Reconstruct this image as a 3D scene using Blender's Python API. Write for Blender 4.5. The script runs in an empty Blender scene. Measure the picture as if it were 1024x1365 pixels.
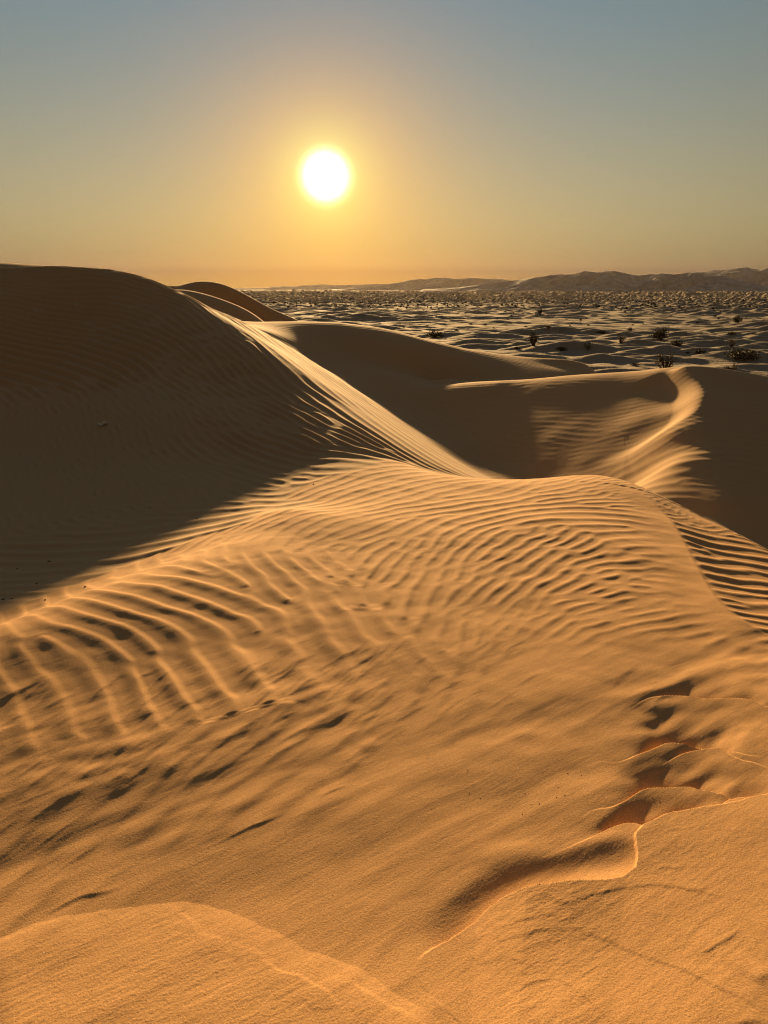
import bpy, math, random
import numpy as np

# ------------------------------------------------------------------ camera model
F = 986.0
PITCH = math.radians(16.8)
CAMZ = 8.0                       # camera height above the far plain; plain lies near z = 1
PLAIN = -7.0                     # plain level relative to the camera
SUN_AZ = math.radians(-4.15)     # from +y towards +x
SUN_EL = math.radians(7.6)
sc = bpy.context.scene
col = sc.collection
rng = np.random.default_rng(11)
random.seed(5)


def pix(u, v):
    """pixel of the 1024x1365 photo -> azimuth, slope of the sight line"""
    a = (np.asarray(u, float) - 512) / F
    b = (682.5 - np.asarray(v, float)) / F
    x = a
    y = math.cos(PITCH) + math.sin(PITCH) * b
    z = -math.sin(PITCH) + math.cos(PITCH) * b
    return np.arctan2(x, y), z / np.hypot(x, y)


def sstep(a, b, x):
    t = np.clip((x - a) / (b - a), 0, 1)
    return t * t * (3 - 2 * t)


# ------------------------------------------------------------------ noise tiles
def noise_tile(n, lo, hi, beta, seed, ang=0.0, aniso=1.0):
    """periodic noise, n x n, wavelengths between lo and hi (fractions of the tile)"""
    r = np.random.default_rng(seed)
    k = np.fft.fftfreq(n) * n
    kx, ky = np.meshgrid(k, k)
    c, s = math.cos(ang), math.sin(ang)
    a = (kx * c + ky * s) * aniso
    b = -kx * s + ky * c
    kk = np.sqrt(a * a + b * b)
    kk[0, 0] = 1
    f = kk ** (-beta / 2 - 0.5) * np.exp(-(kk * lo) ** 2) * (1 - np.exp(-(kk * hi) ** 2))
    f[0, 0] = 0
    w = np.fft.fft2(r.standard_normal((n, n)))
    o = np.real(np.fft.ifft2(w * f))
    return (o / o.std()).astype(np.float32)


def samp(T, x, y, size):
    """bilinear periodic sampling; size = tile edge in metres"""
    n = T.shape[0]
    gx = np.mod(x / size * n, n)
    gy = np.mod(y / size * n, n)
    i = np.floor(gx).astype(np.int32)
    j = np.floor(gy).astype(np.int32)
    fx = gx - i
    fy = gy - j
    i %= n
    j %= n
    i1 = (i + 1) % n
    j1 = (j + 1) % n
    return ((T[j, i] * (1 - fx) + T[j, i1] * fx) * (1 - fy) + (T[j1, i] * (1 - fx) + T[j1, i1] * fx) * fy)


def samp_box(A, x0, y0, res, x, y):
    """bilinear sampling of a raster, zero outside"""
    h, w = A.shape
    gx = (x - x0) / res
    gy = (y - y0) / res
    ok = (gx >= 0) & (gy >= 0) & (gx < w - 1) & (gy < h - 1)
    gx = np.clip(gx, 0, w - 1.001)
    gy = np.clip(gy, 0, h - 1.001)
    i = gx.astype(np.int32)
    j = gy.astype(np.int32)
    fx = gx - i
    fy = gy - j
    v = (A[j, i] * (1 - fx) + A[j, i + 1] * fx) * (1 - fy) + (A[j + 1, i] * (1 - fx) + A[j + 1, i + 1] * fx) * fy
    return np.where(ok, v, 0)


# ------------------------------------------------------------------ dune skeleton: ridge lines, faces and hollows
CP = []      # az, ln r, z, region
NEAR, LEFT, MID, BACK, FAR = 0, 1, 2, 3, 4


def cz(reg, *pts):               # pixel + height
    for u, v, z in pts:
        a, e = pix(u, v)
        CP.append((float(a), math.log(z / e), z, reg))


def cr(reg, *pts, step=0, drop=()):   # pixel + distance; step > 0 densifies the polyline
    pts = list(pts)
    if step:
        out = []
        for (u0, v0, r0), (u1, v1, r1) in zip(pts, pts[1:]):
            n = max(1, int(math.hypot(u1 - u0, v1 - v0) / step))
            for k in range(n):
                t = k / n
                out.append((u0 + (u1 - u0) * t, v0 + (v1 - v0) * t, math.exp(math.log(r0) * (1 - t) + math.log(r1) * t)))
        out.append(pts[-1])
        pts = out
    for u, v, r in pts:
        a, e = pix(u, v)
        CP.append((float(a), math.log(r), float(e) * r, reg))
        for f, dz in drop:       # hidden ground behind a crest
            CP.append((float(a), math.log(r * f), float(e) * r + dz, reg))


def ca(reg, *pts):               # azimuth in degrees, distance, height
    for a, r, z in pts:
        CP.append((math.radians(a), math.log(r), z, reg))


def face(reg, u, v0, r0, s, vs, u1=None):
    """points down a face of slope s below the crest point (u, v0) at distance r0"""
    e0 = float(pix(u, v0)[1])
    for k, v in enumerate(vs):
        uu = u if u1 is None else u + (u1 - u) * (v - v0) / (vs[-1] - v0)
        e = float(pix(uu, v)[1])
        r = (e0 * r0 - s * r0) / (e - s)
        a = float(pix(uu, v)[0])
        CP.append((a, math.log(r), e * r, reg))


def zr(u, v, z):
    return z / float(pix(u, v)[1])


# near dune: the shelf the photographer stands on
for a in (-40, -25, -8, 8, 25, 40):
    ca(NEAR, (a, .35, -1.62), (a, .7, -1.62))
cz(NEAR, (-150, 1365, -1.70), (0, 1365, -1.69), (300, 1365, -1.665), (512, 1365, -1.65), (760, 1365, -1.625), (1024, 1365, -1.595), (1180, 1365, -1.585))
cz(NEAR, (-150, 1250, -1.73), (0, 1250, -1.722), (250, 1250, -1.702), (512, 1250, -1.685), (800, 1250, -1.66), (1024, 1250, -1.622), (1180, 1250, -1.61))
cz(NEAR, (-150, 1110, -1.738), (0, 1110, -1.733), (250, 1110, -1.715), (512, 1110, -1.70), (800, 1110, -1.682), (1024, 1110, -1.655), (1180, 1110, -1.645))
cz(NEAR, (-150, 1000, -1.727), (0, 1000, -1.72), (150, 1000, -1.716), (300, 1000, -1.715), (512, 1000, -1.716), (800, 1000, -1.703), (1024, 1000, -1.685), (1180, 1000, -1.68))
cz(NEAR, (-120, 930, -1.715), (0, 910, -1.702), (150, 890, -1.705), (300, 890, -1.713), (512, 890, -1.731), (700, 890, -1.728), (850, 890, -1.722), (1024, 900, -1.722), (1180, 930, -1.735))
cz(NEAR, (330, 800, -1.725), (512, 800, -1.747), (660, 800, -1.755), (800, 800, -1.765), (930, 800, -1.785), (1024, 830, -1.797), (1120, 860, -1.805))
cz(NEAR, (450, 730, -1.775), (560, 725, -1.787), (680, 725, -1.797), (790, 725, -1.81), (870, 730, -1.833), (960, 765, -1.873), (1040, 795, -1.92))
cz(NEAR, (520, 690, -1.82), (620, 690, -1.832), (720, 680, -1.86), (800, 682, -1.88), (860, 690, -1.915), (930, 725, -1.95), (1000, 760, -1.98))
# its left rim, above the shaded hollow
rim = [(-150, 905), (-60, 868), (0, 843), (60, 820), (120, 799), (190, 776), (250, 757), (310, 737), (380, 712)]
rimz = [-1.717, -1.707, -1.699, -1.697, -1.699, -1.705, -1.715, -1.737, -1.774]
rim_r = [zr(u, v, z) for (u, v), z in zip(rim, rimz)]
for (u, v), r, k in zip(rim, rim_r, (1, 1, 1, 1, .9, .8, .65, .45, .25)):
    cr(NEAR, (u, v, r), drop=((1.06, -.05 * k - .01), (1.16, -.22 * k - .015)))
# its far crest and right rim, above the basin
crest = [(560, 668, -1.875), (640, 655, -1.93), (700, 647, -1.96), (760, 643.5, -1.975), (810, 645.5, -1.985), (850, 657, -2.0), (900, 682, -2.03), (960, 712, -2.06), (1024, 746, -2.08), (1100, 788, -2.08), (1180, 830, -2.08)]
cr(NEAR, *[(u, v, zr(u, v, z)) for u, v, z in crest[2:]], step=28, drop=((1.07, -.07), (1.2, -.34)))
cr(NEAR, *[(u, v, zr(u, v, z)) for u, v, z in crest[:2]])
# saddle between near dune and left dune
cz(NEAR, (430, 680, -1.87), (480, 650, -1.915), (540, 640, -1.935), (600, 640, -1.975), (430, 650, -1.95), (520, 615, -2.0))
# hollow in the left dune's shadow
cz(LEFT, (-150, 840, -2.02), (-80, 800, -2.06), (0, 800, -2.02), (0, 760, -2.12), (0, 715, -2.12), (100, 765, -2.03), (100, 720, -2.09), (200, 730, -1.99), (200, 690, -2.05), (300, 702, -1.94), (300, 670, -2.0), (380, 680, -1.925), (370, 650, -2.0))
# left dune, shaded face
cr(LEFT, (-150, 690, 7.9), (0, 660, 8.4), (-150, 600, 10), (0, 600, 10), (0, 500, 12.4), (0, 420, 15.4), (-150, 500, 12.4), (-150, 410, 15.4),
   (100, 640, 8.5), (100, 550, 10.9), (100, 450, 14.2), (100, 390, 16.6), (200, 640, 8.1), (200, 550, 10.4), (200, 450, 13.8), (200, 400, 15.8),
   (280, 440, 14.4), (280, 500, 12.2), (300, 600, 9.1), (340, 500, 12.35), (380, 560, 10.1), (400, 620, 8.4), (430, 590, 9.2), (430, 560, 10.2), (370, 510, 12.05))
lc = [(-160, 362, 18.6), (0, 358, 18.2), (80, 356, 18), (150, 361, 17.5), (200, 373, 17), (235, 388, 16.5), (280, 415, 15.6), (320, 441, 14.6), (360, 469, 13.6), (400, 500, 12.6), (440, 533, 11.6), (470, 560, 10.7), (492, 586, 9.7), (508, 612, 8.8)]
cr(LEFT, *lc[:6], step=30, drop=((1.04, -.02), (1.1, -.1), (1.3, -.7)))
cr(LEFT, *lc[5:], step=14)
# sunlit strip on its right flank, down to the basin
cr(LEFT, (270, 405, 17.2), (300, 423, 16.9), (330, 441, 16.2), (360, 458, 15.6), (400, 485, 14.6), (440, 514, 13.4), (480, 545, 12.2), (510, 570, 11.3), (540, 600, 10.1), (570, 625, 9.2))
cr(LEFT, (318, 427, 19.5), (345, 440, 19), (380, 459, 18.5), (420, 484, 17.5), (460, 512, 16.3), (500, 542, 15), (540, 572, 13.6), (575, 598, 12.4), (610, 622, 11.2), (640, 641, 9.8))
# basin floor and ridge A behind it
cr(MID, (360, 443, 23), (400, 465, 22.5), (450, 497, 20.5), (500, 531, 18.4), (560, 570, 16.4), (610, 603, 14.9), (650, 629, 13.9))
ra = [(318, 428, 29), (345, 429, 28), (400, 428.5, 27), (450, 430, 27), (500, 436, 27), (530, 442, 27), (570, 453, 27), (620, 465, 27), (680, 475, 27), (740, 484, 27), (785, 494, 26.5)]
cr(BACK, *ra, step=16, drop=((1.05, -.12), (1.2, -1.0), (1.5, -3.2)))
cr(BACK, (420, 450, 24.5), (470, 470, 23.7), (520, 500, 21.4), (540, 470, 24.3), (600, 505, 22.8), (640, 490, 24.6), (700, 499, 24), (600, 480, 25))
# ridge B
rb = [(585, 514, 20.6), (640, 510, 20.2), (700, 508, 19.3), (750, 503, 18.7), (800, 499, 18.2), (850, 496, 17.7), (880, 492.5, 17.4), (915, 491, 17.2), (960, 495, 17.3), (1024, 505, 17.6), (1100, 520, 17.6), (1180, 535, 17.6)]
cr(MID, *rb[:5], step=25, drop=((1.06, -.12), (1.14, -.35)))
cr(MID, *rb[4:], step=25, drop=((1.06, -.14), (1.25, -1.2), (1.6, -3.4)))
face(MID, 600, 513, 20.5, .165, (540, 575))
face(MID, 660, 509, 20, .207, (530, 560, 590, 618))
face(MID, 720, 506, 19, .222, (530, 560, 590, 615, 640))
face(MID, 780, 500, 18.4, .226, (525, 560, 590, 615, 640))
face(MID, 840, 497, 17.8, .216, (520, 550, 580, 610, 650))
face(MID, 900, 492, 17.2, .176, (505, 540, 580, 620, 660, 690))
face(MID, 960, 495, 17.3, .157, (510, 550, 590, 630, 670, 705))
face(MID, 1024, 505, 17.6, .146, (530, 580, 630, 680, 735))
face(MID, 1150, 530, 17.6, .17, (580, 660, 740, 800))
# far small dunes on the left
rcC = [(215, 386, 43), (232, 381.5, 44), (255, 379.5, 45), (275, 383, 45), (300, 393, 45), (330, 408, 45), (360, 421, 45), (392, 430, 45)]
cr(FAR, *rcC, step=14, drop=((1.06, -.25), (1.25, -2.0)))
cr(FAR, (240, 388, 40), (290, 405, 39.5), (340, 424, 39))
rcD = [(-170, 338, 31), (-80, 346, 31), (0, 350, 31), (50, 353.2, 31), (95, 357, 31), (140, 366, 31)]
cr(FAR, *rcD, step=30, drop=((1.06, -.2), (1.3, -2)))
for a in (-40, -32, -24, -16):
    ca(FAR, (a, 24, .1 if a < -20 else -.4))
ca(FAR, (-13, 26, -1.0), (-13, 33, -1.2))
for a in range(-40, 41, 8):
    ca(FAR, (a, 62, PLAIN), (a, 75, PLAIN))
for a in (6, 14, 22, 30, 38):
    ca(FAR, (a, 44, PLAIN + .3))

CPa = np.array(CP)
cpx = CPa[:, :2]
cpz = CPa[:, 2]
cpreg = CPa[:, 3].astype(int)


def tps(d2):
    return 0.5 * d2 * np.log(d2 + 1e-12)


def fit_tps(P, z, lam=2e-5):
    n = len(P)
    d2 = ((P[:, None] - P[None]) ** 2).sum(-1)
    A = np.zeros((n + 3, n + 3))
    A[:n, :n] = tps(d2) + lam * np.eye(n)
    A[:n, n] = A[n, :n] = 1
    A[:n, n + 1:] = P
    A[n + 1:, :n] = P.T
    return np.linalg.solve(A, np.concatenate([z, np.zeros(3)]))


W = fit_tps(cpx, cpz)
AZM = math.radians(38)
TA = np.linspace(-AZM, AZM, 460)
TT = np.linspace(math.log(.3), math.log(80), 640)


def eval_tps(a, t):
    o = np.empty(a.shape)
    for k in range(a.shape[0]):
        d2 = (a[k][:, None] - cpx[None, :, 0]) ** 2 + (t[k][:, None] - cpx[None, :, 1]) ** 2
        o[k] = tps(d2) @ W[:-3] + W[-3] + a[k] * W[-2] + t[k] * W[-1]
    return o


gA, gT = np.meshgrid(TA, TT)                        # rows = distance
Z0 = eval_tps(gA, gT)

# soft region weights (which dune a piece of ground belongs to)
REGW = np.zeros((5,) + Z0.shape, np.float32)
for k in range(Z0.shape[0]):
    d2 = (gA[k][:, None] - cpx[None, :, 0]) ** 2 + (gT[k][:, None] - cpx[None, :, 1]) ** 2
    kern = 1 / (d2 + .0006) ** 2
    for q in range(5):
        REGW[q, k] = kern[:, cpreg == q].sum(1)
REGW /= REGW.sum(0)


def cubic_w(f):
    return (-.5 * f + f * f - .5 * f ** 3, 1 - 2.5 * f * f + 1.5 * f ** 3, .5 * f + 2 * f * f - 1.5 * f ** 3, -.5 * f * f + .5 * f ** 3)


def base_lookup(G, az, t, cubic=True):
    """az, t are 1-D axes -> resampled grid (separable Catmull-Rom)"""
    def mat(axis, q):
        n = len(axis)
        g = np.clip((q - axis[0]) / (axis[1] - axis[0]), 0, n - 1.0001)
        i = g.astype(int)
        f = g - i
        return i, cubic_w(f), n
    i, w, n = mat(TT, t)
    R = sum(w[m][:, None] * G[np.clip(i + m - 1, 0, n - 1)] for m in range(4))
    i, w, n = mat(TA, az)
    return sum(w[m][None] * R[:, np.clip(i + m - 1, 0, n - 1)] for m in range(4))


E0 = Z0 / np.exp(gT)


def hit(u, v, raise_=0.0):
    """first point of the base dunes on the sight line through a pixel -> x, y, z"""
    a, e = pix(u, v)
    a = float(a)
    e = float(e)
    ca_ = np.clip((a - TA[0]) / (TA[1] - TA[0]), 0, len(TA) - 1.001)
    i = int(ca_)
    f = ca_ - i
    zc = Z0[:, i] * (1 - f) + Z0[:, i + 1] * f + raise_
    ec = zc / np.exp(TT)
    k = np.nonzero(ec >= e)[0]
    k = k[k > 0]
    if len(k) == 0:
        r = 60
    else:
        k = k[0]
        q = (e - ec[k - 1]) / (ec[k] - ec[k - 1] + 1e-12)
        r = math.exp(TT[k - 1] + (TT[k] - TT[k - 1]) * q)
    return math.sin(a) * r, math.cos(a) * r, e * r


# ------------------------------------------------------------------ ripple fields (aligned phasor noise)
class Ripples:
    def __init__(s, box, res, guides, seed, spacing, lean=False):
        s.x0, s.y0, x1, y1 = box
        s.res = res
        w = int((x1 - s.x0) / res)
        h = int((y1 - s.y0) / res)
        r = np.random.default_rng(seed)
        G = []
        for (ua, va, ub, vb, sp, amp) in guides:
            p = np.array(hit(ua, va))[:2]
            q = np.array(hit(ub, vb))[:2]
            m = np.array(hit((ua + ub) / 2, (va + vb) / 2))[:2]
            du, dv = ub - ua, vb - va
            l = math.hypot(du, dv)
            o = np.array(hit((ua + ub) / 2 - dv / l * sp, (va + vb) / 2 + du / l * sp))[:2]
            d = (q - p) / np.linalg.norm(q - p)
            n = np.array([-d[1], d[0]])
            lam = float(np.clip(abs((o - m) @ n), .05, .4))
            G.append((math.atan2(m[0], m[1]), math.log(np.hypot(*m)), n[0], n[1], math.log(lam), amp))
        G = np.array(G)
        s.G = G

        def field(x, y):
            a = np.arctan2(x, y)
            t = np.log(np.hypot(x, y) + .01)
            d2 = (a[..., None] - G[:, 0]) ** 2 + (t[..., None] - G[:, 1]) ** 2
            k = 1 / (d2 + .0012) ** 1.7
            k /= k.sum(-1, keepdims=True)
            return k @ G[:, 2], k @ G[:, 3], np.exp(k @ G[:, 4]), k @ G[:, 5]
        psi = np.zeros((h, w), np.complex64)
        gx = np.arange(s.x0, x1, spacing)
        gy = np.arange(s.y0, y1, spacing)
        X, Y = np.meshgrid(gx, gy)
        X = (X + r.uniform(-.5, .5, X.shape) * spacing).ravel()
        Y = (Y + r.uniform(-.5, .5, Y.shape) * spacing).ravel()
        keep = np.abs(np.arctan2(X, Y)) < math.radians(36)
        X, Y = X[keep], Y[keep]
        order = np.argsort(Y + r.uniform(0, .6, Y.shape))
        nx, ny, lam, _ = field(X, Y)
        for i in order:
            L = lam[i]
            ang = math.atan2(ny[i], nx[i]) + r.normal() * .16
            kk = 2 * math.pi / (L * math.exp(r.normal() * .10))
            sg = 1.15 * L
            R = int(2.4 * sg / res)
            ci = int((X[i] - s.x0) / res)
            cj = int((Y[i] - s.y0) / res)
            a0, a1, b0, b1 = max(0, ci - R), min(w, ci + R + 1), max(0, cj - R), min(h, cj + R + 1)
            if a1 <= a0 or b1 <= b0:
                continue
            dx = (np.arange(a0, a1) * res + s.x0 - X[i])[None]
            dy = (np.arange(b0, b1) * res + s.y0 - Y[i])[:, None]
            c = psi[min(max(cj, 0), h - 1), min(max(ci, 0), w - 1)]
            ph = math.atan2(c.imag, c.real) if abs(c) > .15 else r.uniform(0, 6.28)
            ex = np.exp(-.5 * dx * dx / sg ** 2 + 1j * kk * math.cos(ang) * dx)
            ey = np.exp(-.5 * dy * dy / sg ** 2 + 1j * (kk * math.sin(ang) * dy + ph))
            psi[b0:b1, a0:a1] += ey * ex
        env = np.abs(psi)
        s.psi = psi
        s.norm = np.median(env[env > .05]) if (env > .05).any() else 1
        # slow amplitude / wavelength maps on a coarse raster
        cx = np.arange(s.x0, x1 + .25, .25)
        cy = np.arange(s.y0, y1 + .25, .25)
        CX, CY = np.meshgrid(cx, cy)
        _, _, l2, a2 = field(CX, CY)
        s.ampm = (a2 * l2).astype(np.float32)
        s.leanm = (np.clip((.9 - CX) / 1.6, 0, 1) if lean else 0 * CX).astype(np.float32)

    def height(s, x, y, sharp=1.0):
        p = samp_box(s.psi, s.x0, s.y0, s.res, x, y)
        A = samp_box(s.ampm, s.x0, s.y0, .25, x, y)
        env = np.abs(p) / s.norm
        th = np.angle(p)
        p_ = .5 + .13 * samp_box(s.leanm, s.x0, s.y0, .25, x, y)     # share of the wavelength taken by the long side
        q = np.mod(th / (2 * math.pi), 1.0)
        f = np.where(q < p_, .5 + .5 * np.cos(math.pi * q / p_), .5 - .5 * np.cos(math.pi * (q - p_) / (1 - p_)))
        f = f ** sharp - .4
        return A * f * sstep(.08, .75, env)


# guides: pixel segment along a crest, crest spacing in pixels, height as a share of the wavelength
g_near = [
    (170, 952, 138, 890, 48, 0.0415), (60, 960, 30, 900, 46, 0.0343), (250, 935, 205, 875, 46, 0.0594), (330, 925, 280, 870, 44, 0.0658),
    (160, 846, 95, 826, 22, 0.0436), (325, 812, 215, 776, 22, 0.0576), (250, 850, 190, 812, 30, 0.0436), (20, 900, 0, 860, 40, 0.0267),
    (445, 900, 385, 822, 40, 0.0576), (500, 862, 452, 775, 34, 0.0731), (420, 780, 380, 740, 20, 0.0494), (560, 900, 520, 840, 32, 0.0262),
    (565, 775, 625, 700, 17, 0.0568), (520, 800, 560, 730, 20, 0.0568), (650, 785, 772, 722, 13, 0.0655), (600, 850, 640, 800, 18, 0.0481),
    (750, 792, 850, 757, 13, 0.0612), (650, 842, 692, 806, 15, 0.0393), (800, 830, 870, 806, 12, 0.0437), (620, 692, 760, 667, 9, 0.0524),
    (780, 690, 850, 700, 9, 0.0393), (700, 735, 790, 700, 11, 0.0612), (850, 720, 890, 720, 12, 0.0264), (890, 780, 930, 790, 12, 0.0112),
    (870, 668, 940, 690, 9, 0.0449), (900, 716, 1000, 735, 9, 0.0638), (930, 757, 1024, 770, 10.5, 0.0711), (960, 800, 1024, 803, 11.5, 0.0711),
    (1000, 830, 1060, 832, 11.5, 0.0638), (1060, 790, 1150, 805, 10.5, 0.0638), (700, 900, 740, 880, 20, 0.0000), (850, 880, 900, 860, 20, 0.0000),
    (500, 1000, 560, 970, 30, 0.0000), (100, 1060, 160, 1010, 30, 0.0142), (300, 1020, 360, 980, 30, 0.0142), (700, 1050, 800, 1040, 30, 0.0000),
    (300, 1200, 400, 1150, 30, 0.0000), (900, 950, 1000, 930, 30, 0.0000), (420, 720, 520, 690, 10, 0.0220), (480, 660, 560, 640, 9, 0.0262),
    (600, 650, 650, 640, 8, 0.0262)]
g_left = [
    (50, 400, 150, 405, 7, 0.1522), (0, 380, 80, 377, 6, 0.0975), (150, 380, 215, 395, 6, 0.0975), (200, 430, 270, 468, 8, 0.1522), (100, 450, 190, 478, 8.5, 0.1638), (0, 470, 70, 480, 8.5, 0.1522),
    (280, 470, 340, 520, 9, 0.1522), (50, 520, 85, 640, 11, 0.1484), (150, 520, 190, 600, 11, 0.1620), (10, 560, 25, 650, 11, 0.1350), (250, 540, 310, 590, 10, 0.1620), (350, 560, 420, 592, 9, 0.1350),
    (110, 620, 125, 700, 12, 0.1100), (220, 630, 270, 670, 11, 0.0300), (330, 630, 400, 645, 9, 0.0300), (60, 740, 140, 735, 11, 0.0370), (200, 715, 290, 700, 10, 0.0275), (0, 790, 60, 790, 10, 0.0370), (120, 785, 180, 765, 9, 0.0370),
    (400, 655, 500, 640, 9, 0.0112), (430, 690, 500, 670, 9, 0.0090), (440, 620, 520, 625, 8, 0.0112), (500, 650, 580, 645, 8, 0.0105),
    (300, 420, 360, 462, 4, 0.0063), (380, 475, 440, 520, 4.5, 0.0126), (460, 530, 520, 575, 5.5, 0.0158), (540, 585, 600, 622, 6, 0.0174), (500, 545, 570, 592, 5, 0.0158), (400, 470, 480, 524, 4, 0.0095)]
g_mid = [
    (440, 470, 540, 488, 4.5, .03), (480, 510, 540, 530, 4.5, .03), (560, 530, 640, 540, 5, .045), (650, 540, 760, 547, 5.5, .055), (600, 585, 660, 618, 7, .06), (560, 560, 610, 592, 6, .06),
    (680, 600, 760, 608, 7, .06), (700, 575, 800, 575, 6.5, .06), (760, 625, 850, 600, 7, .065), (840, 640, 920, 608, 8, .07), (880, 600, 960, 570, 7, .065), (940, 540, 1020, 548, 6, .055), (950, 610, 1024, 620, 8, .07),
    (940, 660, 1024, 690, 8.5, .075), (900, 510, 980, 508, 4.5, .04), (740, 520, 840, 522, 5, .05), (620, 630, 700, 632, 6, .05), (860, 665, 920, 680, 8, .06)]
R_near = Ripples((-4.2, .9, 5.6, 9.3), .01, g_near, 3, .14, True)
R_left = Ripples((-12.5, 2.8, 3.0, 19), .02, g_left, 4, .15)
R_mid = Ripples((-5, 8, 13, 28), .02, g_mid, 5, .16)

# ------------------------------------------------------------------ sand features: ledges, scarps, footprints
def wpts(pts, h=0.0):
    return np.array([hit(u, v, h)[:2] for u, v in pts])


def seg_dist(px, py, P):
    """signed distance to an open polyline (positive on its left), position along it 0..1"""
    D = np.diff(P, axis=0)
    Ls = np.hypot(D[:, 0], D[:, 1])
    nrm_ = np.stack([-D[:, 1], D[:, 0]], 1) / Ls[:, None]
    vn = np.vstack([nrm_[:1], nrm_[:-1] + nrm_[1:], nrm_[-1:]])
    L = np.concatenate([[0], np.cumsum(Ls)])
    best = np.full(px.shape, 1e9)
    sgn = np.ones(px.shape)
    par = np.zeros(px.shape)
    for i in range(len(P) - 1):
        ax, ay = P[i]
        t = ((px - ax) * D[i, 0] + (py - ay) * D[i, 1]) / Ls[i] ** 2
        tc = np.clip(t, 0, 1)
        qx, qy = px - ax - tc * D[i, 0], py - ay - tc * D[i, 1]
        d = np.hypot(qx, qy)
        m = d < best
        n0 = np.where(t <= 0, vn[i, 0], np.where(t >= 1, vn[i + 1, 0], nrm_[i, 0]))
        n1 = np.where(t <= 0, vn[i, 1], np.where(t >= 1, vn[i + 1, 1], nrm_[i, 1]))
        best = np.where(m, d, best)
        sgn = np.where(m, np.where(qx * n0 + qy * n1 >= 0, 1, -1), sgn)
        par = np.where(m, (L[i] + tc * Ls[i]) / L[-1], par)
    return best * sgn, par


def chord_dist(px, py, P):
    """the same for a gently curved line, smooth everywhere: offset from the curve across its chord"""
    c = P[-1] - P[0]
    l = np.hypot(*c)
    c = c / l
    qx, qy = px - P[0, 0], py - P[0, 1]
    s_ = qx * c[0] + qy * c[1]
    d = -qx * c[1] + qy * c[0]
    ps_ = (P - P[0]) @ c
    pd_ = (P - P[0]) @ np.array([-c[1], c[0]])
    return d - np.interp(s_, np.maximum.accumulate(ps_), pd_), s_ / l


def smooth_poly(P, n=3):
    for _ in range(n):
        Q = [P[0]]
        for a, b in zip(P, P[1:]):
            Q += [a * .75 + b * .25, a * .25 + b * .75]
        Q.append(P[-1])
        P = np.array(Q)
    return P


SCARPS = []          # polyline (left to right in the picture), height, far width, near width


def scarp(pts, h, wf, wn):
    SCARPS.append((smooth_poly(wpts(pts), 3), h * .125, wf, max(wn, h * .125 * 4)))


scarp([(278, 1128), (300, 1115), (330, 1101), (360, 1090), (385, 1080)], .020, .16, .010)
scarp([(422, 1070), (432, 1058), (448, 1051), (468, 1046)], .014, .12, .010)
scarp([(50, 1224), (80, 1205), (110, 1192), (140, 1187), (170, 1178)], .024, .18, .012)
scarp([(725, 978), (745, 972), (770, 966), (800, 945), (830, 930), (868, 915)], .022, .22, .03)
scarp([(814, 925), (816, 910), (830, 898), (858, 875)], .016, .2, .02)
scarp([(700, 1085), (715, 1060), (745, 1040), (800, 1032)], .018, .2, .05)
scarp([(868, 945), (872, 928), (900, 922), (930, 910)], .02, .12, .015)
scarp([(560, 930), (570, 910), (600, 896)], .010, .2, .012)
scarp([(540, 1000), (590, 985), (640, 965)], .010, .25, .05)
scarp([(600, 1075), (660, 1050), (720, 1020)], .008, .25, .08)
scarp([(918, 1281), (938, 1274), (958, 1264), (978, 1247), (991, 1234)], .016, .05, .005)
scarp([(1003, 1314), (1012, 1300), (1030, 1292)], .022, .07, .006)
scarp([(685, 1328), (705, 1317), (725, 1311), (752, 1308)], .012, .06, .008)
scarp([(955, 1372), (985, 1362), (1030, 1356)], .022, .07, .006)
# wind-cut scales on the darker lower left: crescents, two winds at work
rs = np.random.default_rng(21)
for k in range(220):
    u = rs.uniform(-40, 520)
    v = 905 + rs.uniform(0, 165) - (u - 100) * .10
    if v > 1075 - u * .12:
        continue
    l = rs.uniform(16, 46)
    sl = rs.uniform(.45, .95)
    SCARPS.append((smooth_poly(wpts([(u - l * .8, v + l * .8 * sl + rs.uniform(0, 5)), (u - l * .2, v + l * .12 * sl), (u + l * .45, v - l * .45 * sl), (u + l, v - l * 1.0 * sl - rs.uniform(0, 4))]), 1),
                   rs.uniform(.0008, .0019), rs.uniform(.05, .12), rs.uniform(.013, .022)))
for k in range(26):      # fainter ones towards the middle
    u = rs.uniform(350, 720)
    v = rs.uniform(850, 960)
    l = rs.uniform(14, 34)
    SCARPS.append((smooth_poly(wpts([(u - l, v + l * .7), (u, v), (u + l, v - l * .5)]), 1), rs.uniform(.0007, .002), rs.uniform(.06, .15), rs.uniform(.012, .022)))
# fine parallel wind grooves at the far left bottom
for k in range(16):
    u = rs.uniform(-30, 120)
    v = 1090 + rs.uniform(0, 90) - u * .25
    SCARPS.append((wpts([(u - 35, v + 26), (u, v), (u + 45, v - 30)]), rs.uniform(.0006, .0014), .05, .012))

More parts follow.
